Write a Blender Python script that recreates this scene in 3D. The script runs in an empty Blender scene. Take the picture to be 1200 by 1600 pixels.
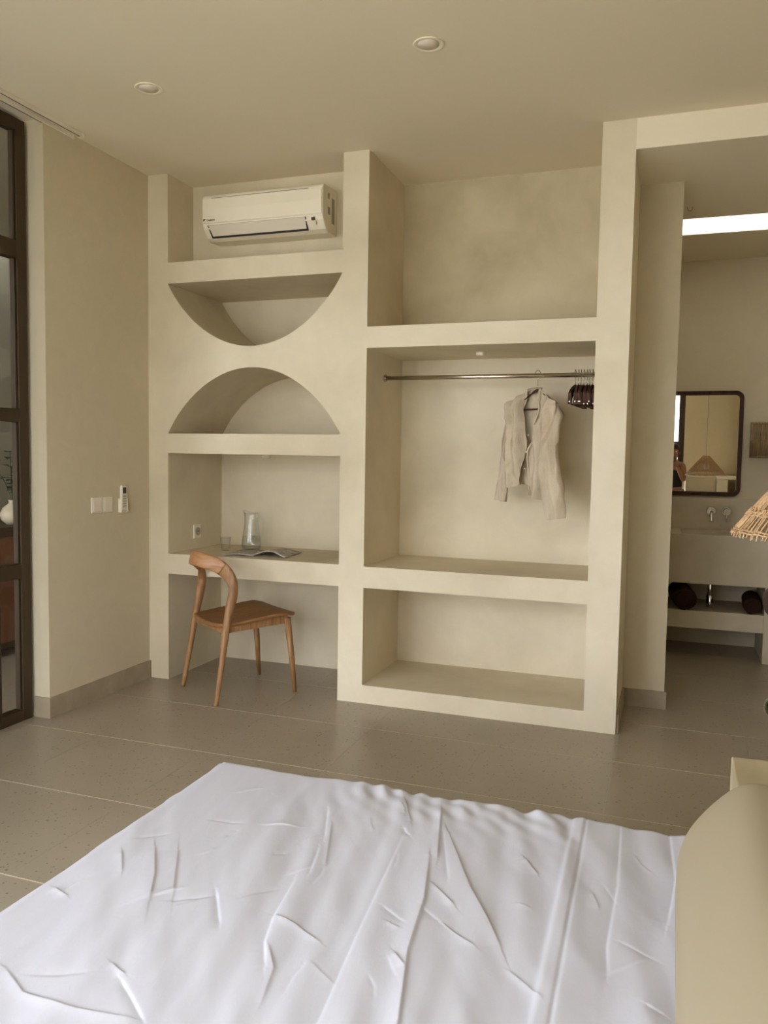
import bpy, bmesh, math, random
import numpy as np
from mathutils import Vector, Matrix, noise as mnoise

S = bpy.context.scene
COL = S.collection
random.seed(7)

# ------------------------------------------------------------------ camera
F_PX = 1270.95
CAM = Vector((2.98125, -4.1578, 1.3741))
YAW, PITCH, ROLL = math.radians(-19.5001), math.radians(-3.9205), math.radians(0.9152)
fw = Vector((math.sin(YAW)*math.cos(PITCH), math.cos(YAW)*math.cos(PITCH), math.sin(PITCH)))
rt = Vector((math.cos(YAW), -math.sin(YAW), 0)); up = rt.cross(fw)
r2 = rt*math.cos(ROLL) + up*math.sin(ROLL); u2 = -rt*math.sin(ROLL) + up*math.cos(ROLL)
cd = bpy.data.cameras.new('camera'); cam = bpy.data.objects.new('camera', cd); COL.objects.link(cam)
cam.matrix_world = Matrix(((r2.x, u2.x, -fw.x, CAM.x), (r2.y, u2.y, -fw.y, CAM.y), (r2.z, u2.z, -fw.z, CAM.z), (0, 0, 0, 1)))
cd.sensor_fit = 'VERTICAL'; cd.sensor_height = 32.0; cd.lens = F_PX/1600*32.0
cd.clip_start = 0.004; cd.clip_end = 200
S.camera = cam

# ------------------------------------------------------------------ world, light, exposure
W = bpy.data.worlds.new('overcast_sky'); S.world = W; W.use_nodes = True
bg = W.node_tree.nodes['Background']
bg.inputs[0].default_value = (0.95, 0.97, 1.07, 1); bg.inputs[1].default_value = 3.2

def portal(name, loc, rot, sx, sy):
    l = bpy.data.lights.new(name, 'AREA'); l.shape = 'RECTANGLE'; l.size = sx; l.size_y = sy
    l.cycles.is_portal = True
    o = bpy.data.objects.new(name, l); COL.objects.link(o); o.location = loc; o.rotation_euler = rot
    return o
# daylight enters by the glazed doors behind the camera and by the bathroom skylight slot
portal('daylight_portal', (1.545, -5.2, 1.275), (math.radians(90), 0, 0), 3.17, 2.55)
portal('terrace_portal', (-.16, -3.22, 1.49), (0, math.radians(-90), 0), 2.96, 3.76)

portal('added_hall_slot_portal', (-1.1, 1.03, 3.05), (0, 0, 0), 1.9, .06)  # portal for the roof slot added, out of view, to light the hall
S.view_settings.view_transform = 'Standard'; S.view_settings.look = 'None'
S.view_settings.exposure = 2.36; S.view_settings.gamma = 1.0
S.view_settings.use_curve_mapping = False
try:
    S.cycles.max_bounces = 12; S.cycles.diffuse_bounces = 8; S.cycles.glossy_bounces = 6
    S.cycles.transmission_bounces = 10; S.cycles.transparent_max_bounces = 12
    S.cycles.use_denoising = True; S.cycles.sample_clamp_indirect = 6
    S.cycles.caustics_reflective = False; S.cycles.caustics_refractive = False
except Exception:
    pass

# ------------------------------------------------------------------ materials
def lin(c):
    return tuple((v/12.92 if v <= .04045 else ((v+.055)/1.055)**2.4) for v in (x/255 for x in c)) + (1,)

MATS = {}
def mat(name, col, rough=.6, metal=0., spec=.5, build=None, **kw):
    m = bpy.data.materials.new(name); m.use_nodes = True
    nt = m.node_tree; b = nt.nodes['Principled BSDF']
    b.inputs['Base Color'].default_value = lin(col) if max(col) > 1 else tuple(col)+(1,)
    b.inputs['Roughness'].default_value = rough; b.inputs['Metallic'].default_value = metal
    b.inputs['Specular IOR Level'].default_value = spec
    for k, v in kw.items(): b.inputs[k].default_value = v
    if build: build(nt, b)
    MATS[name] = m; return m

def nd(nt, t, **kw):
    n = nt.nodes.new(t)
    for k, v in kw.items():
        if isinstance(k, str) and hasattr(n, k): setattr(n, k, v)
        else: n.inputs[k].default_value = v
    return n
def tex(nt, scale, detail=4, rough=.55, dist=0., vec=None, mapscale=None):
    tc = nt.nodes.new('ShaderNodeTexCoord'); n = nt.nodes.new('ShaderNodeTexNoise')
    n.inputs['Scale'].default_value = scale; n.inputs['Detail'].default_value = detail
    n.inputs['Roughness'].default_value = rough; n.inputs['Distortion'].default_value = dist
    if mapscale:
        mp = nt.nodes.new('ShaderNodeMapping'); mp.inputs['Scale'].default_value = mapscale
        nt.links.new(tc.outputs['Object'], mp.inputs[0]); nt.links.new(mp.outputs[0], n.inputs[0])
    else:
        nt.links.new(tc.outputs['Object'], n.inputs[0])
    return n
def ramp(nt, src, stops):
    r = nt.nodes.new('ShaderNodeValToRGB'); nt.links.new(src, r.inputs[0])
    e = r.color_ramp.elements
    while len(e) < len(stops): e.new(.5)
    for el, (p, c) in zip(e, stops): el.position = p; el.color = lin(c)
    return r
def bump(nt, b, src, strength=.1, dist=.01):
    bp = nt.nodes.new('ShaderNodeBump'); bp.inputs['Strength'].default_value = strength; bp.inputs['Distance'].default_value = dist
    nt.links.new(src, bp.inputs['Height']); nt.links.new(bp.outputs[0], b.inputs['Normal'])

def plaster(c0, c1, c2, big=1.3, bstr=.08):
    def f(nt, b):
        n = tex(nt, big, 5, .5, .3); r = ramp(nt, n.outputs[0], [(.30, c0), (.5, c1), (.72, c2)])
        n2 = tex(nt, 7, 5, .6, 1.2); r2_ = ramp(nt, n2.outputs[0], [(.3, (226, 226, 226)), (.7, (255, 255, 255))])
        mx = nt.nodes.new('ShaderNodeMix'); mx.data_type = 'RGBA'; mx.blend_type = 'MULTIPLY'; mx.inputs[0].default_value = .22
        nt.links.new(r.outputs[0], mx.inputs[6]); nt.links.new(r2_.outputs[0], mx.inputs[7])
        nt.links.new(mx.outputs[2], b.inputs['Base Color'])
        n3 = tex(nt, 22, 4, .6, .8); bump(nt, b, n3.outputs[0], bstr, .008)
    return f
mat('plaster', (214, 203, 178), .62, spec=.3, build=plaster((198, 186, 160), (213, 202, 177), (224, 214, 191)))
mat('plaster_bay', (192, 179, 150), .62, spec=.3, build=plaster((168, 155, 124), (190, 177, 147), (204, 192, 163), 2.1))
mat('wall_paint', (205, 194, 168), .75, spec=.25, build=plaster((205, 194, 168), (207, 196, 170), (209, 198, 173), .7, .01))
mat('ceiling_paint', (228, 218, 196), .8, spec=.2)
mat('bath_concrete', (200, 189, 165), .5, spec=.35, build=plaster((186, 175, 151), (197, 186, 162), (207, 197, 174), 2.2, .05))
mat('baseboard_tile', (160, 146, 124), .5, build=plaster((152, 138, 116), (160, 146, 124), (170, 156, 134), 9, .02))
mat('grout', (200, 190, 168), .8)

def terrazzo(nt, b):
    n = tex(nt, 1.1, 4, .6); r = ramp(nt, n.outputs[0], [(.3, (146, 135, 117)), (.7, (157, 146, 128))])
    tc = nt.nodes.new('ShaderNodeTexCoord')
    prev = r.outputs[0]
    for sc, thr, col in ((34, .085, (92, 82, 68)), (52, .10, (112, 102, 88)), (60, .10, (126, 116, 99)), (24, .06, (104, 94, 80))):
        v = nt.nodes.new('ShaderNodeTexVoronoi'); v.inputs['Scale'].default_value = sc
        mp = nt.nodes.new('ShaderNodeMapping'); mp.inputs['Location'].default_value = (sc*.37, sc*.11, 0)
        geo = nt.nodes.new('ShaderNodeNewGeometry')
        nt.links.new(geo.outputs['Position'], mp.inputs[0]); nt.links.new(mp.outputs[0], v.inputs[0])
        rn = nt.nodes.new('ShaderNodeTexNoise'); rn.inputs['Scale'].default_value = sc*.45
        nt.links.new(geo.outputs['Position'], rn.inputs[0])
        m1 = nt.nodes.new('ShaderNodeMath'); m1.operation = 'MULTIPLY_ADD'; m1.inputs[1].default_value = .9; m1.inputs[2].default_value = -.28
        nt.links.new(rn.outputs[0], m1.inputs[0])
        m2 = nt.nodes.new('ShaderNodeMath'); m2.operation = 'LESS_THAN'
        nt.links.new(v.outputs['Distance'], m2.inputs[0])
        m3 = nt.nodes.new('ShaderNodeMath'); m3.operation = 'MULTIPLY'; m3.inputs[1].default_value = thr*7
        nt.links.new(m1.outputs[0], m3.inputs[0]); nt.links.new(m3.outputs[0], m2.inputs[1])
        m4 = nt.nodes.new('ShaderNodeMath'); m4.operation = 'MULTIPLY'; m4.inputs[1].default_value = .8
        nt.links.new(m2.outputs[0], m4.inputs[0])
        mx = nt.nodes.new('ShaderNodeMix'); mx.data_type = 'RGBA'; mx.inputs[7].default_value = lin(col)
        nt.links.new(m4.outputs[0], mx.inputs[0]); nt.links.new(prev, mx.inputs[6]); prev = mx.outputs[2]
    nt.links.new(prev, b.inputs['Base Color'])
    n3 = tex(nt, 3.0, 3); rr = nt.nodes.new('ShaderNodeMapRange'); rr.inputs[3].default_value = .26; rr.inputs[4].default_value = .36
    nt.links.new(n3.outputs[0], rr.inputs[0]); nt.links.new(rr.outputs[0], b.inputs['Roughness'])
mat('terrazzo', (150, 140, 122), .3, spec=.5, build=terrazzo)

def woodgrain(c0, c1, c2, sc=(14, 14, 1.6), big=2.2):
    def f(nt, b):
        n = tex(nt, big, 7, .6, 1.4, mapscale=sc); r = ramp(nt, n.outputs[0], [(.32, c0), (.5, c1), (.7, c2)])
        nt.links.new(r.outputs[0], b.inputs['Base Color']); bump(nt, b, n.outputs[0], .06, .004)
    return f
mat('teak', (150, 104, 66), .5, build=woodgrain((124, 88, 54), (148, 108, 68), (170, 130, 88)))
mat('teak_seat', (132, 84, 50), .42, build=woodgrain((114, 78, 46), (138, 97, 59), (154, 112, 72), (14, 1.6, 14)))
mat('teak_crest', (158, 108, 68), .45, build=woodgrain((134, 92, 58), (166, 120, 80), (186, 140, 98), (3, 3, 16)))
mat('dark_wood', (62, 40, 24), .6, spec=.25, build=woodgrain((46, 29, 17), (62, 40, 24), (80, 54, 34), (20, 20, 3)))
mat('hanger_wood', (70, 44, 30), .6, spec=.2, build=woodgrain((50, 30, 20), (70, 44, 30), (92, 60, 42), (9, 2, 9), 6))
mat('bronze', (62, 48, 30), .45, .3)
mat('chrome', (215, 212, 205), .12, 1.)
mat('steel', (198, 188, 170), .25, 1.)
mat('hook_wire', (200, 194, 182), .22, 1.)
mat('white_plastic', (226, 218, 200), .35)
mat('grey_plastic', (168, 160, 146), .4)
mat('ac_white', (232, 224, 204), .38)
mat('ac_flap', (214, 205, 188), .35)
mat('black_gap', (22, 18, 14), .6)
mat('dark_plastic', (60, 54, 46), .35)
mat('sticker', (150, 144, 126), .5)
mat('lamp_lens', (226, 214, 200), .45)
mat('beige_fabric', (158, 146, 122), .85, spec=.15, build=lambda nt, b: (lambda n: bump(nt, b, n.outputs[0], .06, .002))(tex(nt, 420, 2)))
def sheetf(nt, b):
    n = tex(nt, 26, 5, .6, .6, mapscale=(1.6, .7, 1)); bump(nt, b, n.outputs[0], .10, .006)
mat('sheet_white', (199, 200, 210), .85, spec=.15, build=sheetf)
def linenf(nt, b):
    n = tex(nt, 9, 5, .6); r = ramp(nt, n.outputs[0], [(.3, (184, 169, 146)), (.7, (203, 189, 167))])
    nt.links.new(r.outputs[0], b.inputs['Base Color'])
    n2 = tex(nt, 60, 4, .65, .5, mapscale=(1.5, 1.5, .5)); bump(nt, b, n2.outputs[0], .55, .007)
mat('linen', (204, 190, 162), .9, spec=.1, build=linenf, **{'Subsurface Weight': 0.0})
mat('towel_brown', (52, 32, 26), .95, spec=.1, build=lambda nt, b: (lambda n: bump(nt, b, n.outputs[0], .5, .004))(tex(nt, 160, 2)))
mat('rattan', (180, 146, 104), .6, build=woodgrain((144, 112, 76), (180, 146, 106), (204, 172, 132), (30, 30, 30), 2))
mat('rattan_grey', (150, 126, 92), .7, build=woodgrain((116, 94, 66), (148, 124, 90), (176, 150, 114), (40, 40, 4), 2))
mat('terracotta', (122, 76, 50), .6)
mat('cabinet_dark', (74, 52, 36), .6)
mat('vase_white', (214, 200, 172), .5)
mat('leaf_green', (58, 78, 40), .6)
mat('hall_paint', (158, 150, 128), .8)
mat('paper', (186, 182, 174), .6, build=lambda nt, b: nt.links.new(ramp(nt, tex(nt, 22, 6, .7, 2.0).outputs[0], [(.38, (120, 114, 104)), (.5, (168, 162, 150)), (.62, (196, 190, 178))]).outputs[0], b.inputs['Base Color']))
mat('paper_edge', (96, 90, 82), .7)
mat('skin', (142, 94, 70), .5)
mat('hair', (24, 18, 15), .5)
mat('black_cloth', (20, 18, 18), .9)
mat('trouser_cloth', (120, 112, 98), .9)
mat('eye_white', (225, 220, 212), .3)
mat('facade', (220, 214, 204), .9)
mat('facade_window', (120, 122, 124), .3)
mat('paving', (232, 226, 214), .9)
mat('terrace_stone', (168, 165, 150), .95)
mat('flower_brown', (52, 30, 20), .8, build=lambda nt, b: (lambda n: bump(nt, b, n.outputs[0], .6, .01))(tex(nt, 60, 3)))
mat('mirror_glass', (238, 236, 228), .01, 1.)
mat('glass', (1., 1., 1.), .0, **{'Transmission Weight': 1.0, 'IOR': 1.46})
mat('water', (1., 1., 1.), .0, **{'Transmission Weight': 1.0, 'IOR': 1.33})
mat('green_water', (.05, .085, .015), .0, **{'Transmission Weight': .75, 'IOR': 1.33})
def panef(nt, b):
    out = [n for n in nt.nodes if n.type == 'OUTPUT_MATERIAL'][0]
    tr = nt.nodes.new('ShaderNodeBsdfTransparent'); tr.inputs[0].default_value = (.94, .95, .94, 1)
    gl = nt.nodes.new('ShaderNodeBsdfGlossy'); gl.inputs['Roughness'].default_value = .02
    lw = nt.nodes.new('ShaderNodeLayerWeight'); lw.inputs[0].default_value = .5
    pw_ = nt.nodes.new('ShaderNodeMath'); pw_.operation = 'POWER'; pw_.inputs[1].default_value = 5
    fr = nt.nodes.new('ShaderNodeMath'); fr.operation = 'MULTIPLY_ADD'; fr.inputs[1].default_value = .9; fr.inputs[2].default_value = .035
    nt.links.new(lw.outputs['Facing'], pw_.inputs[0]); nt.links.new(pw_.outputs[0], fr.inputs[0])
    mx = nt.nodes.new('ShaderNodeMixShader')
    nt.links.new(fr.outputs[0], mx.inputs[0]); nt.links.new(tr.outputs[0], mx.inputs[1]); nt.links.new(gl.outputs[0], mx.inputs[2])
    nt.links.new(mx.outputs[0], out.inputs[0])
def opalf(nt, b):
    out = [n for n in nt.nodes if n.type == 'OUTPUT_MATERIAL'][0]
    tl = nt.nodes.new('ShaderNodeBsdfTranslucent'); tl.inputs[0].default_value = (.46, .44, .39, 1)
    df = nt.nodes.new('ShaderNodeBsdfDiffuse'); df.inputs[0].default_value = (.8, .78, .72, 1)
    mx = nt.nodes.new('ShaderNodeMixShader'); mx.inputs[0].default_value = .12
    nt.links.new(tl.outputs[0], mx.inputs[1]); nt.links.new(df.outputs[0], mx.inputs[2]); nt.links.new(mx.outputs[0], out.inputs[0])
mat('opal_acrylic', (255, 255, 255), .5, build=opalf)
def thinf(nt, b):
    out = [n for n in nt.nodes if n.type == 'OUTPUT_MATERIAL'][0]
    tr = nt.nodes.new('ShaderNodeBsdfTransparent'); tr.inputs[0].default_value = (.975, .985, .98, 1)
    gl = nt.nodes.new('ShaderNodeBsdfGlossy'); gl.inputs['Roughness'].default_value = .03
    lw = nt.nodes.new('ShaderNodeLayerWeight'); lw.inputs[0].default_value = .4
    mr = nt.nodes.new('ShaderNodeMapRange'); mr.inputs[3].default_value = .035; mr.inputs[4].default_value = .8
    mx = nt.nodes.new('ShaderNodeMixShader')
    p3 = nt.nodes.new('ShaderNodeMath'); p3.operation = 'POWER'; p3.inputs[1].default_value = 2.0
    nt.links.new(lw.outputs['Facing'], p3.inputs[0]); nt.links.new(p3.outputs[0], mr.inputs[0])
    nt.links.new(mr.outputs[0], mx.inputs[0]); nt.links.new(tr.outputs[0], mx.inputs[1]); nt.links.new(gl.outputs[0], mx.inputs[2])
    nt.links.new(mx.outputs[0], out.inputs[0])
mat('thin_glass', (255, 255, 255), 0, build=thinf)
mat('window_pane', (255, 255, 255), 0, build=panef)

# ------------------------------------------------------------------ mesh helpers
def link(o, parent=None):
    COL.objects.link(o)
    if parent is not None: o.parent = parent
    return o
def tag(o, label=None, cat=None, group=None, kind=None):
    if label: o['label'] = label
    if cat: o['category'] = cat
    if group: o['group'] = group
    if kind: o['kind'] = kind
    return o
def empty(name, loc=(0, 0, 0), rz=0., label=None, cat=None, group=None, kind=None):
    o = bpy.data.objects.new(name, None); o.empty_display_size = .05; link(o); o.location = loc; o.rotation_euler = (0, 0, rz)
    return tag(o, label, cat, group, kind)

class MB:
    def __init__(s): s.v = []; s.f = []; s.sm = []
    def add(s, vs, fs, smooth=False):
        k = len(s.v); s.v += [tuple(p) for p in vs]; s.f += [tuple(i+k for i in q) for q in fs]; s.sm += [smooth]*len(fs); return s
    def box(s, x0, x1, y0, y1, z0, z1):
        return s.add([(x0, y0, z0), (x1, y0, z0), (x1, y1, z0), (x0, y1, z0), (x0, y0, z1), (x1, y0, z1), (x1, y1, z1), (x0, y1, z1)],
                     [(0, 3, 2, 1), (4, 5, 6, 7), (0, 1, 5, 4), (1, 2, 6, 5), (2, 3, 7, 6), (3, 0, 4, 7)])
    def rings(s, rings, cap=True, closed=True, smooth=True):
        n = len(rings[0]); vs = [p for r in rings for p in r]; fs = []
        for i in range(len(rings)-1):
            for j in range(n if closed else n-1):
                a, b = i*n+j, i*n+(j+1) % n; fs.append((a, b, b+n, a+n))
        s.add(vs, fs, smooth)
        if cap and closed:
            k = len(s.v)-len(vs)
            s.f.append(tuple(k+j for j in range(n))[::-1]); s.sm.append(False)
            s.f.append(tuple(k+(len(rings)-1)*n+j for j in range(n))); s.sm.append(False)
        return s
    def lathe(s, prof, c=(0, 0, 0), n=32, cap=True, smooth=True):
        return s.rings([[(c[0]+r*math.cos(2*math.pi*j/n), c[1]+r*math.sin(2*math.pi*j/n), c[2]+z) for j in range(n)] for r, z in prof], cap, True, smooth)
    def tube(s, pts, rad, n=10, ref=None, cap=True):
        pts = [Vector(p) for p in pts]
        if not hasattr(rad, '__len__'): rad = [rad]*len(pts)
        rs = []; prevN = None
        for i, p in enumerate(pts):
            t = (pts[min(i+1, len(pts)-1)]-pts[max(i-1, 0)]).normalized()
            if prevN is None:
                a = Vector(ref) if ref else (Vector((0, 0, 1)) if abs(t.z) < .9 else Vector((1, 0, 0)))
                N = (a-t*a.dot(t)).normalized()
            else: N = (prevN-t*prevN.dot(t)).normalized()
            prevN = N; Bv = t.cross(N); r = rad[i]
            rx, ry = (r if hasattr(r, '__len__') else (r, r))
            rs.append([p+N*(math.cos(2*math.pi*j/n)*rx)+Bv*(math.sin(2*math.pi*j/n)*ry) for j in range(n)])
        return s.rings(rs, cap)
    def grid(s, fn, nu, nv, smooth=True):
        vs = [fn(i/(nu-1), j/(nv-1)) for j in range(nv) for i in range(nu)]
        fs = [(j*nu+i, j*nu+i+1, (j+1)*nu+i+1, (j+1)*nu+i) for j in range(nv-1) for i in range(nu-1)]
        return s.add(vs, fs, smooth)
    def build(s, name, m, parent=None, bevel=0., seg=2, recalc=True):
        me = bpy.data.meshes.new(name); me.from_pydata(s.v, [], s.f)
        for p, q in zip(me.polygons, s.sm): p.use_smooth = q
        if bevel or recalc:
            bm = bmesh.new(); bm.from_mesh(me); bmesh.ops.remove_doubles(bm, verts=bm.verts, dist=1e-6)
            if bevel:
                es = [e for e in bm.edges if len(e.link_faces) == 2 and e.calc_face_angle() > .6]
                bmesh.ops.bevel(bm, geom=es, offset=bevel, segments=seg, profile=.5, affect='EDGES', clamp_overlap=True)
            bmesh.ops.recalc_face_normals(bm, faces=bm.faces); bm.to_mesh(me); bm.free()
        me.materials.append(MATS[m])
        o = bpy.data.objects.new(name, me); return link(o, parent)
def bxo(name, m, parent, x0, x1, y0, y1, z0, z1, bevel=0.):
    return MB().box(x0, x1, y0, y1, z0, z1).build(name, m, parent, bevel)
def struct(o): o['kind'] = 'structure'; return o
def copy_tree(o, parent=None):
    c = o.copy(); COL.objects.link(c); c.parent = parent
    for ch in list(o.children): copy_tree(ch, c)
    return c
def sstep(a, b, x):
    t = min(1, max(0, (x-a)/(b-a))); return t*t*(3-2*t)
def catmull(pts, n):
    P = [Vector(p) for p in pts]; P = [P[0]*2-P[1]]+P+[P[-1]*2-P[-2]]; out = []
    for i in range(1, len(P)-2):
        for k in range(n):
            t = k/n; a, b, c, d = P[i-1], P[i], P[i+1], P[i+2]
            out.append(.5*((2*b)+(c-a)*t+(2*a-5*b+4*c-d)*t*t+(3*b-a-3*c+d)*t**3))
    return out+[P[-2]]

# ------------------------------------------------------------------ dimensions
H = 3.0; HB = 2.856; D = .612
X1, X2, X3, X4, X5 = .136, 1.247, 1.395, 2.599, 2.757
XR = 3.92; YB = -5.10; YBATH = 2.40; JY = -.85

# ------------------------------------------------------------------ floor: terrazzo tiles, light joints
floor = struct(bxo('floor', 'grout', None, -.20, XR+.2, YB-.2, YBATH+.2, -.14, -.0012))
pt = .592; gap = .0060; gapx = .0008
tile0 = None
i0 = math.floor((-.2-1.0)/pt); j0 = math.floor((YB-.2+.38)/pt)
for i in range(i0, 6):
    for j in range(j0, 6):
        x, y = 1.0+i*pt, -.38+j*pt
        if x > XR or y > YBATH: continue
        xa, xb, ya, yb = max(x, -.14), min(x+pt, XR), max(y, YB), min(y+pt, YBATH)
        if xb-xa < .02 or yb-ya < .02: continue
        t = MB().box(xa+gapx/2, xb-gapx/2, ya+gap/2, yb-gap/2, -.012, 0).build('floor_tile', 'terrazzo', floor)

# ------------------------------------------------------------------ shell
wl = struct(MB().box(-.14, 0, JY, .72, 0, H).build('wall_left', 'wall_paint'))
struct(MB().box(0, .012, JY-.012, 0, 0, .105).box(-.088, .0, JY-.012, JY, 0, .105).build('baseboard_left', 'baseboard_tile'))
struct(MB().box(-.14, X5, D, D+.1, 0, H+.1).build('wall_back', 'plaster'))
struct(MB().box(X5, 2.98, .54, .66, 0, HB+.05).build('wall_recess', 'wall_paint'))
struct(MB().box(X5+.012, 2.992, .528, .54, 0, .098).box(X5, X5+.012, .02, .54, 0, .098).box(2.98, 2.992, .54, .66, 0, .098).build('baseboard_recess', 'baseboard_tile'))
struct(MB().box(-.16, XR+.1, YB-.15, 0.0, H, H+.12).box(-.16, X5, 0, D+.1, H, H+.12).build('ceiling', 'ceiling_paint'))
# lowered ceiling past the beam, with the skylight slot
SY0, SY1 = 1.27, 1.65
cb = MB().box(X5, XR+.1, .0, .25, HB, H+.12).box(X5, XR+.1, .25, SY0, HB, HB+.05).box(2.2, X5, D+.1, SY0, HB, HB+.05).box(2.2, XR+.1, SY1, YBATH+.1, HB, HB+.05)
struct(cb.build('ceiling_bathroom', 'ceiling_paint'))
struct(MB().box(XR, XR+.12, YB-.15, .1, 0, H+.1).box(XR, XR+.12, .1, YBATH+.1, 0, HB+.05).build('wall_right', 'wall_paint'))
struct(MB().box(2.2, XR, YBATH, YBATH+.12, 0, HB+.05).build('wall_bathroom', 'wall_paint'))
struct(MB().box(2.2, 2.3, D+.1, YBATH, 0, HB+.05).build('wall_bathroom_side', 'wall_paint'))
sk = struct(bxo('window_9', 'opal_acrylic', None, 2.2, XR, SY0, SY1, HB+.002, HB+.008))

# wall behind the camera with the glazed doors
WX0, WX1, WZ1 = -.04, 3.13, 2.55
struct(MB().box(-.16, WX0, YB-.15, YB, 0, H).box(WX1, XR, YB-.15, YB, 0, H).box(WX0, WX1, YB-.15, YB, WZ1, H).build('wall_front', 'wall_paint'))

def glazing(name, along, a0, a1, pos, z0, z1, rails, st=.06, dep=.05, sash=.028):
    """a framed glazed panel. along='x' -> runs in x at y=pos; 'y' -> runs in y at x=pos"""
    root = empty(name, ((a0+a1)/2, pos, 0) if along == 'x' else (pos, (a0+a1)/2, 0), kind='structure')
    hw = (a1-a0)/2
    def bar(nm, u0, u1, zz0, zz1, d=dep, m='bronze'):
        if along == 'x': return bxo(nm, m, root, u0, u1, -d/2, d/2, zz0, zz1, .003 if m == 'bronze' else 0)
        return bxo(nm, m, root, -d/2, d/2, u0, u1, zz0, zz1, .003 if m == 'bronze' else 0)
    bar('stile', -hw, -hw+st, z0, z1); bar('stile', hw-st, hw, z0, z1)
    edges = [(z0, z0+.06)]+list(rails)+[(z1-.06, z1)]
    for a, b in edges: bar('rail', -hw+st, hw-st, a, b)
    for (a, b), (c, d_) in zip(edges[:-1], edges[1:]):
        # slim inner sash around each pane
        bar('pane', -hw+st, hw-st, b, c, .006, 'window_pane')
        s_ = sash
        if not s_: continue
        bar('sash', -hw+st, -hw+st+s_, b, c, .03); bar('sash', hw-st-s_, hw-st, b, c, .03)
    return root
RL = [(.73, .805), (1.515, 1.58), (2.313, 2.40)]
glazing('window_1', 'y', -1.140, JY-.025, -.112, 0.0, 2.985, RL, st=.062, sash=.012)
yy = -1.140
for k in range(4):
    y2 = yy-.97
    glazing('window_%d' % (k+2), 'y', max(y2, YB), yy-.002, -.112 if k % 2 else -.10, 0.0, 2.985, RL, st=.062); yy = y2
nx = 3; wx = (WX1-WX0)/nx
for k in range(nx):
    glazing('door_%d' % (k+1), 'x', WX0+k*wx, WX0+(k+1)*wx, YB-.06, 0.0, WZ1, [(1.60, 1.69)], st=.065)

# hall beyond the left glazing
struct(MB().box(-2.1, -.14, YB-.1, 2.0, -.14, -.002).build('floor_hall', 'terrazzo'))
struct(MB().box(-2.2, -2.1, YB-.15, 2.0, 0, H).build('wall_hall', 'hall_paint'))  # stretch towards the front is unseen, lengthened to hold back daylight from the left
struct(MB().box(-2.1, -.14, 1.9, 2.0, 0, H).build('wall_hall_end', 'hall_paint'))
struct(MB().box(-2.2, -.16, YB-.15, 1.0, H, H+.1).box(-2.2, -.16, 1.06, 2.0, H, H+.1).build('ceiling_hall', 'hall_paint'))  # narrow unseen slot between the two pieces, added to light the hall
struct(MB().box(-.14, -.02, .72, 2.0, 0, H).build('wall_hall_side', 'hall_paint'))

# outside: terrace paving and the pale block across the street
struct(MB().box(-2.1, 30, -40, YB-.2, -.3, -.1).build('ground_terrace', 'terrace_stone')); struct(MB().box(-30, -2.1, -40, 10, -.3, -.1).build('ground_outside', 'paving'))
bld = empty('apartment_building', (3.2, -22, -.1), label='pale apartment block seen through the glazed doors in the mirror', cat='building')
bxo('facade', 'facade', bld, -4.5, 4.5, -5, 0, 0, 9.0)
for i in range(6):
    for j in range(4):
        wn = bxo('window', 'facade_window', bld, -4+i*1.45, -4+i*1.45+.7, 0, .03, .8+j*2.1, 1.95+j*2.1)

# ------------------------------------------------------------------ built-in plaster shelving
su = empty('built_in_shelving', (0, 0, 0), label='tall built-in beige plaster shelving wall with arched niches, desk and open wardrobe', cat='shelving')
bxo('post', 'plaster', su, 0, X1, 0, D, 0, H)
bxo('post', 'plaster', su, X2, X3, 0, D, 0, H)
bxo('post', 'plaster', su, X4, X5, 0, D, 0, H)
bxo('shelf', 'plaster', su, X1, X2, 0, D, 2.367, 2.489)
bxo('shelf', 'plaster', su, X1, X2, 0, D, 1.372, 1.489)
tag(bxo('desk_slab', 'plaster', su, X1, X2, 0, D, .647, .769), 'thick plaster desk slab')
bxo('shelf', 'plaster', su, X3, X4, 0, D, 1.957, 2.071)
bxo('shelf', 'plaster', su, X3, X4, 0, D, .648, .766)
bxo('plinth_shelf', 'plaster', su, X3, X4, 0, D, 0, .102)
bxo('back_panel', 'plaster', su, X1, X2, .267, D, 2.489, H)
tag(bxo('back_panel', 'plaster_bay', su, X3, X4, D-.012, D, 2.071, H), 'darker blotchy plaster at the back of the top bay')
def arc(x, s, c=.5555):
    d = min(abs(x), c); r = (c*c+s*s)/(2*s)
    circ = math.sqrt(max(0, r*r-d*d))-(r-s); par = s*(1-(d/c)**2)
    return .55*circ+.45*par
xs = [X1+(X2-X1)*(.5-.5*math.cos(math.pi*k/72)) for k in range(73)]
xm = (X1+X2)/2
def zl(x): return 1.489+arc(x-xm, .380)
def zu(x): return 2.367-arc(x-xm, .378)
m = MB(); n = len(xs)
V = [(x, 0, zl(x)) for x in xs]+[(x, 0, zu(x)) for x in xs]+[(x, D, zl(x)) for x in xs]+[(x, D, zu(x)) for x in xs]
Fq = []; Fs = []
for k in range(n-1):
    Fq += [(k, k+1, n+k+1, n+k)]; Fs += [(k, 2*n+k, 2*n+k+1, k+1), (n+k, n+k+1, 3*n+k+1, 3*n+k)]
m.add(V, Fq, False); kk = len(m.f)
m.f += Fs; m.sm += [True]*len(Fs)
ap = m.build('arch_panel', 'plaster', su, recalc=True)
tag(ap, 'plaster panel cut by an upright arch and an inverted arch')
bm = bmesh.new(); bm.from_mesh(ap.data)
for e in bm.edges:
    if len(e.link_faces) == 2 and e.calc_face_angle() > .8: e.smooth = False
bm.to_mesh(ap.data); bm.free()

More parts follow.
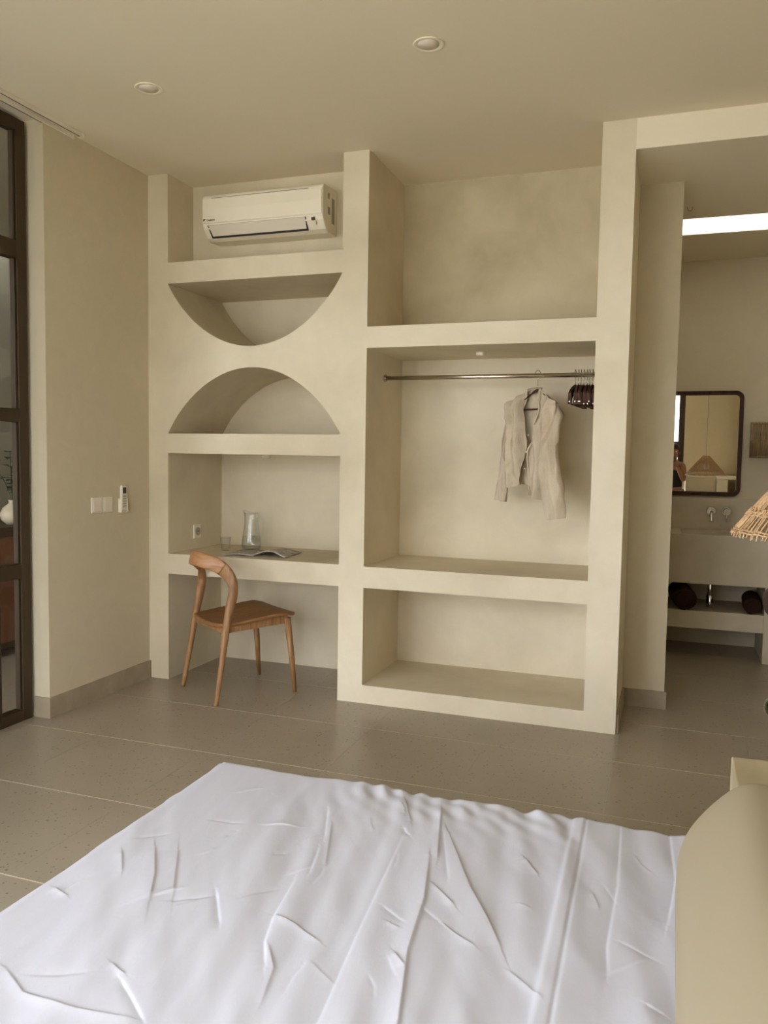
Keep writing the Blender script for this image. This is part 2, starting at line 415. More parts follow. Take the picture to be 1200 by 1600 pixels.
# ------------------------------------------------------------------ air conditioner
ac = empty('air_conditioner', (.712, .267, 2.63), label='white wall-mounted split air conditioner in the top left niche', cat='air conditioner')
Wd = .385
prof = [(0, 0), (-.11, -.002), (-.150, .012), (-.188, .055), (-.197, .075), (-.20, .16), (-.198, .232), (-.190, .246), (-.17, .252), (0, .252)]   # (y,z)
rings = [[(sx, y, z) for y, z in prof] for sx in (-Wd, Wd)]
MB().rings(rings, smooth=False).build('body', 'ac_white', ac, .006, 2)
# front panel, slightly proud
pf = [(-.198, .083), (-.206, .083), (-.2085, .16), (-.2065, .222), (-.200, .222)]
MB().rings([[(sx, y, z) for y, z in pf] for sx in (-Wd+.004, Wd-.004)], smooth=False).build('front_panel', 'ac_white', ac, .003)
bxo('top_groove', 'grey_plastic', ac, -Wd+.06, Wd-.09, -.2015, -.1975, .2255, .2285)
# louvre flap and dark outlet slot below it
MB().add([(-.345, -.190, .070), (.275, -.190, .070), (.275, -.1995, .072), (-.345, -.1995, .072), (-.33, -.158, .020), (.272, -.158, .020), (.272, -.168, .016), (-.33, -.168, .016)],
         [(0, 1, 2, 3), (4, 7, 6, 5), (3, 2, 6, 7), (0, 4, 5, 1), (0, 3, 7, 4), (1, 5, 6, 2)]).build('louvre_flap', 'ac_flap', ac)
MB().add([(-.352, -.1955, .0735), (.281, -.1955, .0735), (.281, -.1975, .0735), (-.352, -.1975, .0735), (-.34, -.150, .009), (.278, -.150, .009), (.278, -.1625, .009), (-.34, -.1625, .009)],
         [(0, 1, 2, 3), (4, 7, 6, 5), (3, 2, 6, 7), (0, 4, 5, 1), (0, 3, 7, 4), (1, 5, 6, 2)]).build('outlet_slot', 'black_gap', ac)
bxo('display_window', 'dark_plastic', ac, .315, .334, -.1995, -.188, .052, .068)
bxo('indicator', 'grey_plastic', ac, .338, .341, -.188, -.178, .030, .050)
bxo('side_label', 'sticker', ac, Wd, Wd+.0015, -.075, -.04, .06, .20)
bxo('side_label', 'sticker', ac, Wd, Wd+.0015, -.13, -.10, .10, .14)
bxo('side_label', 'dark_plastic', ac, Wd, Wd+.0015, -.125, -.115, .185, .215)
def text_mesh(name, s, size, m, parent, loc, rot, ext=.0004):
    c = bpy.data.curves.new(name, 'FONT'); c.body = s; c.size = size; c.extrude = ext
    t = bpy.data.objects.new(name, c); COL.objects.link(t)
    dg = bpy.context.evaluated_depsgraph_get(); me = bpy.data.meshes.new_from_object(t.evaluated_get(dg))
    bpy.data.objects.remove(t); bpy.data.curves.remove(c)
    me.materials.clear(); me.materials.append(MATS[m])
    o = bpy.data.objects.new(name, me); link(o, parent); o.location = loc; o.rotation_euler = rot; return o
lg = text_mesh('lettering', 'DAIKIN', .017, 'black_gap', ac, (-.352, -.2085, .094), (math.radians(88), 0, 0))
MB().add([(-.372, -.2089, .093), (-.356, -.2091, .108), (-.372, -.2093, .108), (-.372, -.2085, .093), (-.356, -.2085, .108), (-.372, -.2087, .108)], [(0, 1, 2), (3, 5, 4), (0, 3, 4, 1), (1, 4, 5, 2), (2, 5, 3, 0)]).build('emblem', 'black_gap', ac)

# ------------------------------------------------------------------ lights in ceiling / niches
def downlight(x, y, label):
    o = empty('ceiling_downlight', (x, y, H), label=label, cat='downlight', group='recessed ceiling downlights')
    MB().lathe([(.060, 0), (.0615, -.004), (.059, -.0055), (.045, -.003), (.042, .0)], n=40, cap=False).build('trim_ring', 'ceiling_paint', o)
    MB().lathe([(.0, -.001), (.043, -.001), (.043, -.003), (.0, -.003)], n=32, cap=False).build('lens', 'lamp_lens', o)
downlight(2.007, -.970, 'round white recessed downlight in the ceiling, the one nearer the wardrobe side')
downlight(.705, -.975, 'round white recessed downlight in the ceiling, the one nearer the curtain track')
def puck(x, y, z, label):
    o = empty('puck_light', (x, y, z), label=label, cat='puck light', group='small puck lights under the shelves')
    MB().lathe([(0, 0), (.028, 0), (.028, -.016), (.025, -.02), (0, -.02)], n=28, cap=False).build('housing', 'white_plastic', o)
    MB().lathe([(0, -.0205), (.019, -.0205), (.019, -.0215), (0, -.0215)], n=24, cap=False).build('lens', 'lamp_lens', o)
puck(1.958, .299, 1.957, 'small round white puck light above the wardrobe rail')
puck(.63, .30, 1.372, 'small round white puck light under the shelf above the desk')

# curtain track
ct = empty('curtain_track', (.03, -.64, H), label='white double curtain track on the ceiling along the glazing', cat='curtain track')
for dx in (-.035, .025):
    MB().box(dx-.012, dx+.012, -4.4, 0, -.018, 0).build('rail', 'white_plastic', ct, .002)
    bxo('groove', 'dark_plastic', ct, dx-.003, dx+.003, -4.4, -.01, -.0187, -.0175)
    bxo('end_cap', 'white_plastic', ct, dx-.014, dx+.014, -.006, .006, -.021, 0, .002)
bxo('bracket', 'white_plastic', ct, -.05, .04, -.10, -.08, -.006, 0)

# ------------------------------------------------------------------ switches, remote, socket
def switch(y, label, m):
    o = empty('light_switch', (0, y, 1.08), label=label, cat='switch', group='wall switches beside the remote')
    bxo('plate', 'white_plastic', o, 0, .010, -.042, .042, -.043, .043, .003)
    bxo('rocker', m, o, .008, .0125, -.030, .034, -.034, .034, .002)
switch(-.484, 'square white wall switch farther from the shelving', 'lamp_lens')
switch(-.392, 'square white wall switch next to the remote control', 'white_plastic')
rc = empty('remote_control', (0, -.268, 1.04), label='white air conditioner remote in its wall holder', cat='remote')
MB().rings([[(x, y*w, z) for x, y in ((.010, -1), (.022, -1), (.026, -.8), (.026, .8), (.022, 1), (.010, 1))] for z, w in ((0, .020), (.012, .024), (.13, .024), (.143, .020))], smooth=False).build('handset', 'white_plastic', rc, .003)
MB().box(0, .010, -.027, .027, -.004, .07).box(.010, .027, -.029, -.025, -.004, .062).box(.010, .027, .025, .029, -.004, .068).box(0, .027, -.029, .029, -.010, -.004).build('holder', 'white_plastic', rc, .002)
bxo('screen', 'dark_plastic', rc, .026, .0268, -.015, .015, .098, .133)
for r in range(5):
    for c in range(3):
        bxo('button', 'grey_plastic', rc, .026, .0275, -.014+c*.010, -.007+c*.010, .022+r*.014, .030+r*.014)
sc = empty('wall_socket', (X1, .305, .879), label='white square power socket inside the desk niche', cat='socket')
bxo('plate', 'white_plastic', sc, 0, .010, -.041, .041, -.043, .043, .003)
MB().lathe([(.0, 0), (.026, 0), (.026, .004), (.022, .004), (.022, .0005), (0, .0005)], n=28, cap=False).build('well', 'grey_plastic', sc).matrix_local = Matrix.Translation((.010, 0, 0)) @ Matrix.Rotation(math.radians(90), 4, 'Y')
for dz in (-.0095, .0095):
    MB().lathe([(0, 0), (.0028, 0), (.0028, .003), (0, .003)], n=10, cap=False).build('pin_hole', 'black_gap', sc).matrix_local = Matrix.Translation((.0102, dz, 0)) @ Matrix.Rotation(math.radians(90), 4, 'Y')

# ------------------------------------------------------------------ chair
ch = empty('desk_chair', (.628, -.026, 0), -math.atan2(.567, .824), label='teak desk chair with a curved backrest at the plaster desk', cat='chair')
# local x = right, y = forward (towards the desk)
half = [(.231, -.243, 0), (.222, -.205, .22), (.212, -.170, .44), (.214, -.136, .60), (.207, -.136, .665), (.182, -.160, .722), (.140, -.203, .762), (.075, -.252, .783), (0, -.272, .790)]
full = half+[(-x, y, z) for x, y, z in half[-2::-1]]
path = catmull(full, 10); nP = len(path)
def rad_at(i):
    p = path[i]; k = sstep(.62, .745, p.z); lg_ = min(p.z/.44, 1)
    hgt = (.0125+.0085*lg_)*(1-k)+.041*k; thk = (.0125+.0085*lg_)*(1-k)+.0125*k
    if .44 < p.z < .70: thk += .003*math.sin((p.z-.44)/.26*math.pi); hgt += .006*math.sin((p.z-.44)/.26*math.pi)
    return thk, hgt
def ring_at(i, nn=16):
    p = path[i]; t = (path[min(i+1, nP-1)]-path[max(i-1, 0)]).normalized()
    k = sstep(.62, .745, p.z)
    O = Vector((p.x*(1-k*.6), -.30*k-.02, .10*k)).normalized(); N = (O-t*O.dot(t)).normalized(); Bv = t.cross(N)
    a, b = rad_at(i); e = 1-.35*k; rr = []
    for j in range(nn):
        c, s = math.cos(2*math.pi*j/nn), math.sin(2*math.pi*j/nn)
        rr.append(p+N*(math.copysign(abs(c)**e, c)*a)+Bv*(math.copysign(abs(s)**e, s)*b))
    return rr
# split: two back legs and the crest rail between them
iL = 54; iR = nP-1-iL
MB().rings([ring_at(i) for i in range(0, iL+1)]).build('back_leg', 'teak', ch)
MB().rings([ring_at(i) for i in range(iR, nP)]).build('back_leg', 'teak', ch)
tag(MB().rings([ring_at(i) for i in range(iL, iR+1)]).build('crest_rail', 'teak_crest', ch), 'curved wooden crest rail')
for sx in (-1, 1):
    MB().tube([(sx*.225, .252, 0), (sx*.216, .236, .2), (sx*.203, .212, .436)], [.0115, .017, .0205], 16).build('front_leg', 'teak', ch)
def seat_pt(u, v, top):
    y = -.215+v*.475; hw = .205+.022*v
    # rounded plan corners
    cv = 1
    if v < .12: cv = math.sqrt(max(0, 1-((.12-v)/.12)**2))*.14+.86
    if v > .90: cv = math.sqrt(max(0, 1-((v-.90)/.10)**2))*.10+.90
    s = (u*2-1); x = s*hw*cv
    if v < .05: y += .018*(s*s)
    z = .432+.040*sstep(.0, 1, v)*1.0
    z += .008*(s*s)**1.5*(1-.6*v) - .012*math.exp(-((v-.45)/.3)**2)*(1-s*s)
    z += -.010*sstep(.88, 1, v)
    th = .027*(1-.30*abs(s)**6)*(1-.2*sstep(.9, 1, abs(2*v-1)))
    return (x, y, z if top else z-th)
nu, nv = 21, 25
m = MB(); m.grid(lambda u, v: seat_pt(u, v, True), nu, nv); m.grid(lambda u, v: seat_pt(u, v, False), nu, nv)
per = [i for i in range(nu)]+[j*nu+nu-1 for j in range(1, nv)]+[(nv-1)*nu+i for i in range(nu-2, -1, -1)]+[j*nu for j in range(nv-2, 0, -1)]
m.f += [(per[k], per[(k+1) % len(per)], per[(k+1) % len(per)]+nu*nv, per[k]+nu*nv) for k in range(len(per))]; m.sm += [True]*len(per)
m.build('seat', 'teak_seat', ch)
for sx in (-1, 1):
    MB().add([(sx*.196, -.175, .385), (sx*.180, -.175, .385), (sx*.180, -.175, .422), (sx*.196, -.175, .422), (sx*.206, .215, .405), (sx*.190, .215, .405), (sx*.190, .215, .452), (sx*.206, .215, .452)],
             [(0, 1, 2, 3), (4, 7, 6, 5), (0, 4, 5, 1), (2, 6, 7, 3), (0, 3, 7, 4), (1, 5, 6, 2)]).build('side_apron', 'teak', ch, .003)
bxo('front_apron', 'teak', ch, -.19, .19, .205, .224, .405, .450, .003)
bxo('rear_apron', 'teak', ch, -.19, .19, -.180, -.162, .380, .420, .003)

# ------------------------------------------------------------------ glassware and magazine on the desk
ZD = .769
gl = empty('water_glass', (.352, .30, ZD), label='small clear faceted drinking glass beside the jug', cat='glass')
def facet(prof, nn=20, amp=0.0, c=(0, 0, 0)):
    out = []
    for r, z in prof:
        ring = []
        for j in range(nn):
            rr = r*(1-(amp if j % 2 and z < .058 and r > .02 else 0)); a = 2*math.pi*j/nn
            ring.append((c[0]+rr*math.cos(a), c[1]+rr*math.sin(a), c[2]+z))
        out.append(ring)
    return out
MB().rings(facet([(.024, .0), (.027, .004), (.031, .055), (.033, .06), (.034, .084), (.0325, .085), (.031, .06), (.0285, .054), (.0235, .012), (.0, .010)], 20, .06), cap=True).build('tumbler', 'thin_glass', gl)
jg = empty('glass_jug', (.478, .40, ZD), label='clear glass water jug with a handle on the desk', cat='jug')
outer = [(.050, 0), (.060, .004), (.0625, .03), (.058, .075), (.049, .13), (.043, .18), (.042, .215), (.044, .235)]
inner = [(.0415, .236), (.0395, .215), (.0405, .18), (.0465, .13), (.0555, .075), (.060, .03), (.054, .010), (0, .009)]
rg = []
for r, z in outer+inner:
    ring = []
    for j in range(36):
        a = 2*math.pi*j/36; k = sstep(.19, .236, z)*max(0, math.cos(a-math.pi*.97))**6
        ring.append(((r+.016*k)*math.cos(a), (r+.016*k)*math.sin(a), z+.016*k))
    rg.append(ring)
MB().rings(rg).build('vessel', 'thin_glass', jg)
MB().tube(catmull([(.040, .0, .205), (.060, .0, .214), (.080, 0, .205), (.086, 0, .17), (.078, 0, .11), (.0585, 0, .072)], 6), [(.006, .008)]*31, 10).build('handle', 'thin_glass', jg)
MB().lathe([(0, .0095), (.0535, .0105), (.0595, .03), (.0550, .0745), (.0535, .085), (0, .085)], n=36, cap=False).build('water', 'thin_glass', jg)

mg = empty('open_magazine', (.655, .215, ZD), math.radians(4), label='open grey magazine lying on the desk', cat='magazine')
def page(u, v, side, off=0.):
    s = u*.205; lift = (.030 if side > 0 else .008)*math.sin(min(1, u*1.15)*math.pi)**1.0*(1-.25*v)+.001+off
    if side > 0: lift = .002+.034*math.sin(math.pi*min(1, (u*.92+.08)))**1.2*(1-.35*v)+off
    x = side*s*(.98 if side > 0 else 1)
    return (x-.012*v*side*0, -.125+.26*v, max(.0015, lift)+.0006*u)
for side, nm in ((-1, 'left_pages'), (1, 'right_pages')):
    m = MB(); m.grid(lambda u, v: page(u, v, side, .004), 16, 6); m.grid(lambda u, v: page(u, v, side, 0), 16, 6)
    per = [i for i in range(16)]+[j*16+15 for j in range(1, 6)]+[5*16+i for i in range(14, -1, -1)]+[j*16 for j in range(4, 0, -1)]
    m.f += [(per[k], per[(k+1) % len(per)], per[(k+1) % len(per)]+96, per[k]+96) for k in range(len(per))]; m.sm += [False]*len(per)
    m.build(nm, 'paper', mg)

# ------------------------------------------------------------------ wardrobe rail, hangers, shirt
RY, RZ = .30, 1.822
rod = empty('clothes_rail', (X3, RY, RZ), label='brushed steel clothes rail across the open wardrobe', cat='clothes rail')
def xcyl(name, x0, x1, r, m, parent, c=(0, 0)):
    return MB().tube([(x0, c[0], c[1]), (x1, c[0], c[1])], r, 20, ref=(0, 0, 1)).build(name, m, parent)
xcyl('tube', 0, X4-X3, .0125, 'steel', rod)
xcyl('flange', 0, .010, .021, 'steel', rod); xcyl('flange', X4-X3-.010, X4-X3, .021, 'steel', rod)

def hanger(name, loc, rz, wood, label, group=None, clips=True, dw=.205, drop=.060, z0=-.066, fat=.022, barz=-.150):
    """local x = across the arms; hook crown rests on the rail at local z=0"""
    o = empty(name, loc, rz, label=label, cat='hanger', group=group)
    pts = [(-.019, 0, -.012)]+[(.0175*math.cos(a), 0, -.004+.0175*math.sin(a)) for a in [math.pi*(1-k/9) for k in range(10)]]
    pts += [(.017, 0, -.016), (.010, 0, -.028), (0, 0, -.040), (0, 0, -.072)]
    MB().tube(pts, .0019, 8, ref=(0, 1, 0)).build('hook', 'hook_wire', o)
    def prof(s):
        a = abs(s); zt = z0-drop*(a**1.25); zb = zt-fat-.012*math.exp(-(a/.25)**2)-.012*sstep(.75, 1, a)
        return zt, zb
    rings = []
    for k in range(25):
        s = -1+2*k/24; zt, zb = prof(s); th = .006+.004*abs(s); y = -.012*(s*s)
        rings.append([(s*dw, y-th, zb), (s*dw, y+th, zb), (s*dw, y+th*.8, zt), (s*dw, y-th*.8, zt)])
    MB().rings(rings).build('arms', wood, o, .0015, 1)
    MB().tube([(-dw*.86, -.008, barz), (dw*.86, -.008, barz)], .0045, 10).build('bar', wood, o)
    for sx in (-1, 1):
        MB().tube([(sx*dw*.86, -.008, barz+.03), (sx*dw*.86, -.008, barz-.002)], .0035, 8).build('bar_post', wood, o)
        if clips:
            MB().box(sx*dw*1.005-.0025, sx*dw*1.005+.0025, -.014, -.009, barz-.006+.012*((int(loc[0]*1000)//7) % 2), barz+.012*((int(loc[0]*1000)//7) % 2)).build('clip', 'hook_wire', o, .001)
    return o
for i in range(8):
    hanger('wooden_hanger', (2.472+.0150*i+(.002 if i % 3 == 1 else 0), RY, RZ+.0125+.0025), math.radians(90+(-4+3*(i % 3))), 'hanger_wood',
           ('%s dark wooden hanger of the rail-end bunch, counted from the shirt' % ('first', 'second', 'third', 'fourth', 'fifth', 'sixth', 'seventh', 'eighth')[i]), 'dark wooden hangers bunched on the rail', fat=.046, barz=-.178)
SH = Vector((2.272, RY, RZ+.015)); ANG = math.radians(-30)
hanger('shirt_hanger', SH, ANG, 'hanger_wood', 'dark wooden hanger carrying the linen shirt', None, clips=False, dw=.128, drop=.096, z0=-.086, fat=.004, barz=-.196)

sh = empty('linen_shirt', (SH.x, SH.y, 1.05), ANG, label='crumpled beige linen shirt hanging open on a hanger', cat='shirt')
# local x across the shoulders, front towards -y, z up (world height minus 1.05)
def nz(x, y, z, sc, amp): return amp*mnoise.noise(Vector((x*sc, y*sc, z*sc)))
def pl_at(P, t):
    k = min(len(P)-2, int(t*(len(P)-1))); q = t*(len(P)-1)-k
    c = catmull_pt(P, k, q); return c
def catmull_pt(P, k, q):
    g = lambda i: P[min(len(P)-1, max(0, i))]
    a, b, c, d = g(k-1), g(k), g(k+1), g(k+2)
    return tuple(.5*(2*b[i]+(c[i]-a[i])*q+(2*a[i]-5*b[i]+4*c[i]-d[i])*q*q+(3*b[i]-a[i]-3*c[i]+d[i])*q**3) for i in (0, 1))
LFO = [(-.054, 1.752), (-.122, 1.713), (-.185, 1.675), (-.186, 1.594), (-.183, 1.49), (-.178, 1.315), (-.157, 1.208)]
LFI = [(-.050, 1.746), (-.074, 1.690), (-.080, 1.640), (-.068, 1.56), (-.054, 1.46), (-.071, 1.346), (-.084, 1.226)]
RFI = [(.020, 1.742), (.030, 1.690), (.028, 1.62), (.004, 1.53), (-.028, 1.42), (-.030, 1.30), (-.012, 1.177)]
RFO = [(.025, 1.748), (.086, 1.705), (.148, 1.660), (.150, 1.565), (.140, 1.40), (.130, 1.25), (.118, 1.140)]
BKL = LFO[:6]+[(-.165, 1.232)]
BKR = [(.025, 1.746), (.086, 1.703), (.146, 1.660), (.152, 1.565), (.146, 1.40), (.130, 1.29), (.120, 1.225)]
def fold(x, z, seed): return 2.1*(.0075*math.sin(x*74+z*7+seed+3*mnoise.noise(Vector((x*5, seed, z*4))))+.010*mnoise.noise(Vector((x*16, seed, z*7)))+.004*mnoise.noise(Vector((x*40, seed+4, z*26))))
def panel(O, I, sgn, seed):
    def f(u, v):
        o, i = pl_at(O, v), pl_at(I, v); x = o[0]+(i[0]-o[0])*u; z = o[1]+(i[1]-o[1])*u
        k = sstep(0, .35, v); y = sgn*(.012+.040*k*math.sin(math.pi*min(1, .15+.75*u)))
        edge_ = .35+.65*sstep(0, .12, v)
        return (x, y+fold(x, z, seed)*edge_, z-1.05)
    return f
MB().grid(panel(LFO, LFI, -1, 1.0), 34, 70).build('front_panel', 'linen', sh, recalc=False)
MB().grid(panel(RFO, RFI, -1, 5.0), 40, 70).build('front_panel', 'linen', sh, recalc=False)
def bpan(u, v):
    o, i = pl_at(BKL, v), pl_at(BKR, v); x = o[0]+(i[0]-o[0])*u; z = o[1]+(i[1]-o[1])*u
    z += -.012*math.sin(math.pi*u)*(1-v)*0
    return (x, .004+.034*math.sin(math.pi*u)*(.5+.5*sstep(0, .3, v))+.6*fold(x, z, 9.)*math.sin(math.pi*u), z-1.05)
MB().grid(bpan, 50, 60).build('back_panel', 'linen', sh, recalc=False)
def sleeve(O, I, yc, seed, nn=56):
    rings = []
    for i in range(nn):
        t = i/(nn-1); o, q = pl_at(O, t), pl_at(I, t); cx, cz = (o[0]+q[0])/2, (o[1]+q[1])/2
        ax = ((q[0]-o[0])/2, (q[1]-o[1])/2); hw = math.hypot(*ax); dp = max(.018, hw*.62); ring = []
        for j in range(44):
            a = 2*math.pi*j/44; c_, s_ = math.cos(a), math.sin(a)
            fo = sstep(0, .12, t)*(.0085*math.sin(a*3+cz*16+seed+2*mnoise.noise(Vector((c_*2, s_*2+seed, cz*6))))+.016*mnoise.noise(Vector((c_*1.3+seed, s_*1.3, cz*13))))
            k = 1+fo/max(hw, .02)*.5
            ring.append((cx+ax[0]*c_*k, yc*sstep(0, .4, t)+(dp*s_)*(1-.5*(1-sstep(0, .15, t)))+fo*1.1*(s_ < .3), cz+ax[1]*c_-1.05))
        rings.append(ring)
    return MB().rings(rings, cap=False)
RSO = [(.140, 1.664), (.178, 1.596), (.190, 1.487), (.194, 1.405), (.213, 1.307), (.233, 1.215), (.253, 1.068)]
RSI = [(.085, 1.640), (.088, 1.532), (.075, 1.404), (.076, 1.321), (.091, 1.237), (.119, 1.138), (.146, 1.052)]
LSO = [(-.180, 1.682), (-.203, 1.548), (-.218, 1.431), (-.237, 1.284), (-.259, 1.140)]
LSI = [(-.140, 1.650), (-.168, 1.524), (-.178, 1.408), (-.181, 1.28), (-.178, 1.130)]
sleeve(LSO, LSI, -.026, 1.3).build('sleeve', 'linen', sh, recalc=False)
sleeve(RSO, RSI, -.062, 6.1).build('sleeve', 'linen', sh, recalc=False)
def band(P, y0, w, name, n0=0., n1=1., seed=0):
    rg = []
    for k in range(40):
        t = n0+(n1-n0)*k/39; x, z = pl_at(P, t); y = -(.012+.040*sstep(0, .35, t)*math.sin(math.pi*.90))+fold(x, z, seed)*(.35+.65*sstep(0, .12, t))+y0
        d = w*(1 if P is LFI else -1)
        rg.append([(x-d, y-.002, z-1.05), (x-d*.5, y-.005, z-1.05), (x+d*.06, y-.003, z-1.05), (x+d*.06, y+.003, z-1.05), (x-d*.5, y, z-1.05)])
    return MB().rings(rg).build(name, 'linen', sh)
band(LFI, 0, .014, 'placket', .03, 1, 1.0); band(RFI, 0, .014, 'placket', .03, 1, 5.0)
MB().tube([(x, y, z-1.05) for x, y, z in catmull([(-.056, -.012, 1.744), (-.050, .006, 1.752), (-.016, .022, 1.756), (.018, .008, 1.750), (.026, -.012, 1.740)], 8)], [(.003, .011)]*33, 10, ref=(0, 1, 0)).build('collar_band', 'linen', sh)
for k in range(3):
    MB().lathe([(0, -.001), (.0045, -.001), (.0045, .001), (0, .001)], (0, 0, 0), 12, cap=False).build('button', 'white_plastic', sh).matrix_local = Matrix.Translation((-.004-.008*k, -.060-.002*k, 1.50-.09*k-1.05)) @ Matrix.Rotation(math.radians(90), 4, 'X')

# ------------------------------------------------------------------ bathroom: vanity, mirror, taps, sconce, towels
VY = 1.86
va = empty('vanity', (2.3, VY, 0), label='built-in plaster washbasin counter with an open shelf below', cat='vanity')
vw = XR-2.3; dv = YBATH-VY
bx0, bx1, by0, by1 = 3.05-2.3, 3.485-2.3, .045, .36
MB().box(0, bx0, 0, dv, .526, .868).box(bx1, vw, 0, dv, .526, .868).box(bx0, bx1, 0, by0, .526, .868).box(bx0, bx1, by1, dv, .526, .868).box(bx0, bx1, by0, by1, .526, .70).build('basin_counter', 'bath_concrete', va)
bxo('shelf', 'bath_concrete', va, 0, 3.60-2.3, 0, dv, .211, .335, .003)
bxo('post', 'bath_concrete', va, 3.60-2.3, 3.78-2.3, 0, dv, 0, .526, .003)
bxo('backsplash', 'bath_concrete', va, 0, vw, dv-.022, dv, .868, 1.105, .002)
tp = empty('drain_trap', (3.262, 2.06, .335), label='chrome bottle trap under the washbasin', cat='drain pipe')
MB().lathe([(.0, .0), (.022, 0), (.024, .01), (.024, .085), (.016, .095), (.016, .191)], n=20, cap=False).build('pipe', 'chrome', tp)
def tap(x, label, handle):
    o = empty('wall_tap', (x, YBATH-.022, 1.004), label=label, cat='tap', group='chrome wall taps above the basin')
    MB().tube([(0, 0, 0), (0, -.008, 0), (0, -.012, 0)], [.036, .036, .030], 28, ref=(0, 0, 1)).build('flange', 'chrome', o)
    MB().tube([(0, -.010, 0), (0, -.045, 0)], .015, 20, ref=(0, 0, 1)).build('valve_body', 'chrome', o)
    if handle:
        MB().tube([(0, -.045, 0), (0, -.056, 0)], [.024, .022], 24, ref=(0, 0, 1)).build('handle', 'chrome', o)
        MB().tube([(0, -.05, -.012), (0, -.052, -.075)], [.006, .005], 12).build('lever', 'chrome', o)
    else:
        MB().tube(catmull([(0, -.040, -.004), (0, -.066, -.012), (0, -.078, -.035), (0, -.080, -.075)], 5), [.013]*11+[.011]*5, 16).build('spout', 'chrome', o)
tap(3.260, 'chrome wall spout above the basin, nearer the doorway wall', False)
tap(3.366, 'chrome wall valve with a hanging lever, nearer the wicker lamp', True)

def rrect(x0, x1, z0, z1, r, n=8):
    pts = []
    for cx, cz, a0 in ((x1-r, z1-r, 0), (x0+r, z1-r, 90), (x0+r, z0+r, 180), (x1-r, z0+r, 270)):
        for k in range(n+1):
            a = math.radians(a0+90*k/n); pts.append((cx+r*math.cos(a), cz+r*math.sin(a)))
    return pts
mi = empty('wall_mirror', (3.155, YBATH, 1.118), label='rounded rectangular mirror in a dark wooden frame above the basin', cat='mirror')
o1 = rrect(-.30, .298, 0, .777, .055); i1 = rrect(-.270, .268, .030, .747, .028); N_ = len(o1)
ringsM = []
for yv, pts in ((0, o1), (-.026, o1), (-.030, [(a*.99, (b-.39)*.993+.39) for a, b in o1]), (-.030, i1), (-.012, i1)):
    ringsM.append([(x, yv, z) for x, z in pts])
MB().rings(ringsM, cap=False, smooth=False).build('frame', 'dark_wood', mi)
i2 = rrect(-.271, .269, .029, .748, .028)
m = MB(); m.add([(x, -.013, z) for x, z in i2], [tuple(range(N_))]); m.build('looking_glass', 'mirror_glass', mi, recalc=False)
# make sure the glass faces the room
g = mi.children[-1]; 
if g.data.polygons[0].normal.y > 0: g.data.flip_normals()

so = empty('woven_sconce', (3.64, YBATH, 1.402), label='square woven wall lamp on the bathroom wall beside the mirror', cat='wall lamp')
m = MB()
random.seed(3)
def sc_path(t):     # around three sides
    L = [(-.133, 0), (-.133, -.10), (.133, -.10), (.133, 0)]; d = [0, .10, .366, .466]
    s = t*.466
    for k in range(3):
        if s <= d[k+1]+1e-9:
            q = (s-d[k])/(d[k+1]-d[k]); return (L[k][0]+(L[k+1][0]-L[k][0])*q, L[k][1]+(L[k+1][1]-L[k][1])*q)
for k in range(96):
    x, y = sc_path(k/95); m.tube([(x, y+random.uniform(-.002, .002), .004), (x+random.uniform(-.002, .002), y, .26)], .0026, 5)
tag(m.build('reed_weave', 'rattan_grey', so), kind='stuff')
m = MB()
for zz in (.012, .132, .25):
    m.tube([sc_path(k/40)+(zz,) for k in range(41)], (.0045), 6)
m.build('binding_band', 'rattan_grey', so)
bxo('backplate', 'rattan_grey', so, -.125, .125, -.012, 0, .01, .25)

def towel(x, y, z, r, L, rz, label, group):
    o = empty('rolled_towel', (x, y, z), rz, label=label, cat='towel', group=group)
    m = MB(); rings = []
    for k in range(13):
        t = k/12; e = 1-.10*(2*t-1)**6; yy_ = -L/2+L*t
        rings.append([(r*1.06*e*(1+.04*mnoise.noise(Vector((math.cos(a)*2, math.sin(a)*2, t*3+x))))*math.cos(a), yy_, r+r*.97*e*math.sin(a)) for a in [2*math.pi*j/28 for j in range(28)]])
    m.rings(rings); m.build('roll', 'towel_brown', o)
    m = MB(); sp = []
    for k in range(60):
        a = k/59*5.5*math.pi; rr = r*.12+r*.80*k/59; sp.append((rr*math.cos(a), -L/2-.002, r+rr*math.sin(a)))
    m.tube(sp, .003, 6).build('roll_end', 'towel_brown', o)
towel(3.075, VY+.20, .335, .077, .46, .1, 'larger dark brown rolled towel on the vanity shelf beside the doorway wall', 'dark brown rolled towels')
towel(3.535, VY+.20, .335, .058, .40, -.05, 'smaller dark brown rolled towel at the post end of the vanity shelf', 'dark brown rolled towels')
towel(2.86, VY+.22, .335, .075, .44, .0, 'dark brown rolled towel half hidden behind the doorway wall', 'dark brown rolled towels') if False else None
hk = empty('ceiling_hook', (3.001, 1.008, HB), label='tiny dark wire hook in the bathroom ceiling', cat='hook')
MB().tube(catmull([(0, 0, 0), (.004, 0, -.02), (.018, 0, -.026), (.028, 0, -.014), (.026, 0, -.002)], 5), .0015, 6).build('wire', 'dark_plastic', hk)

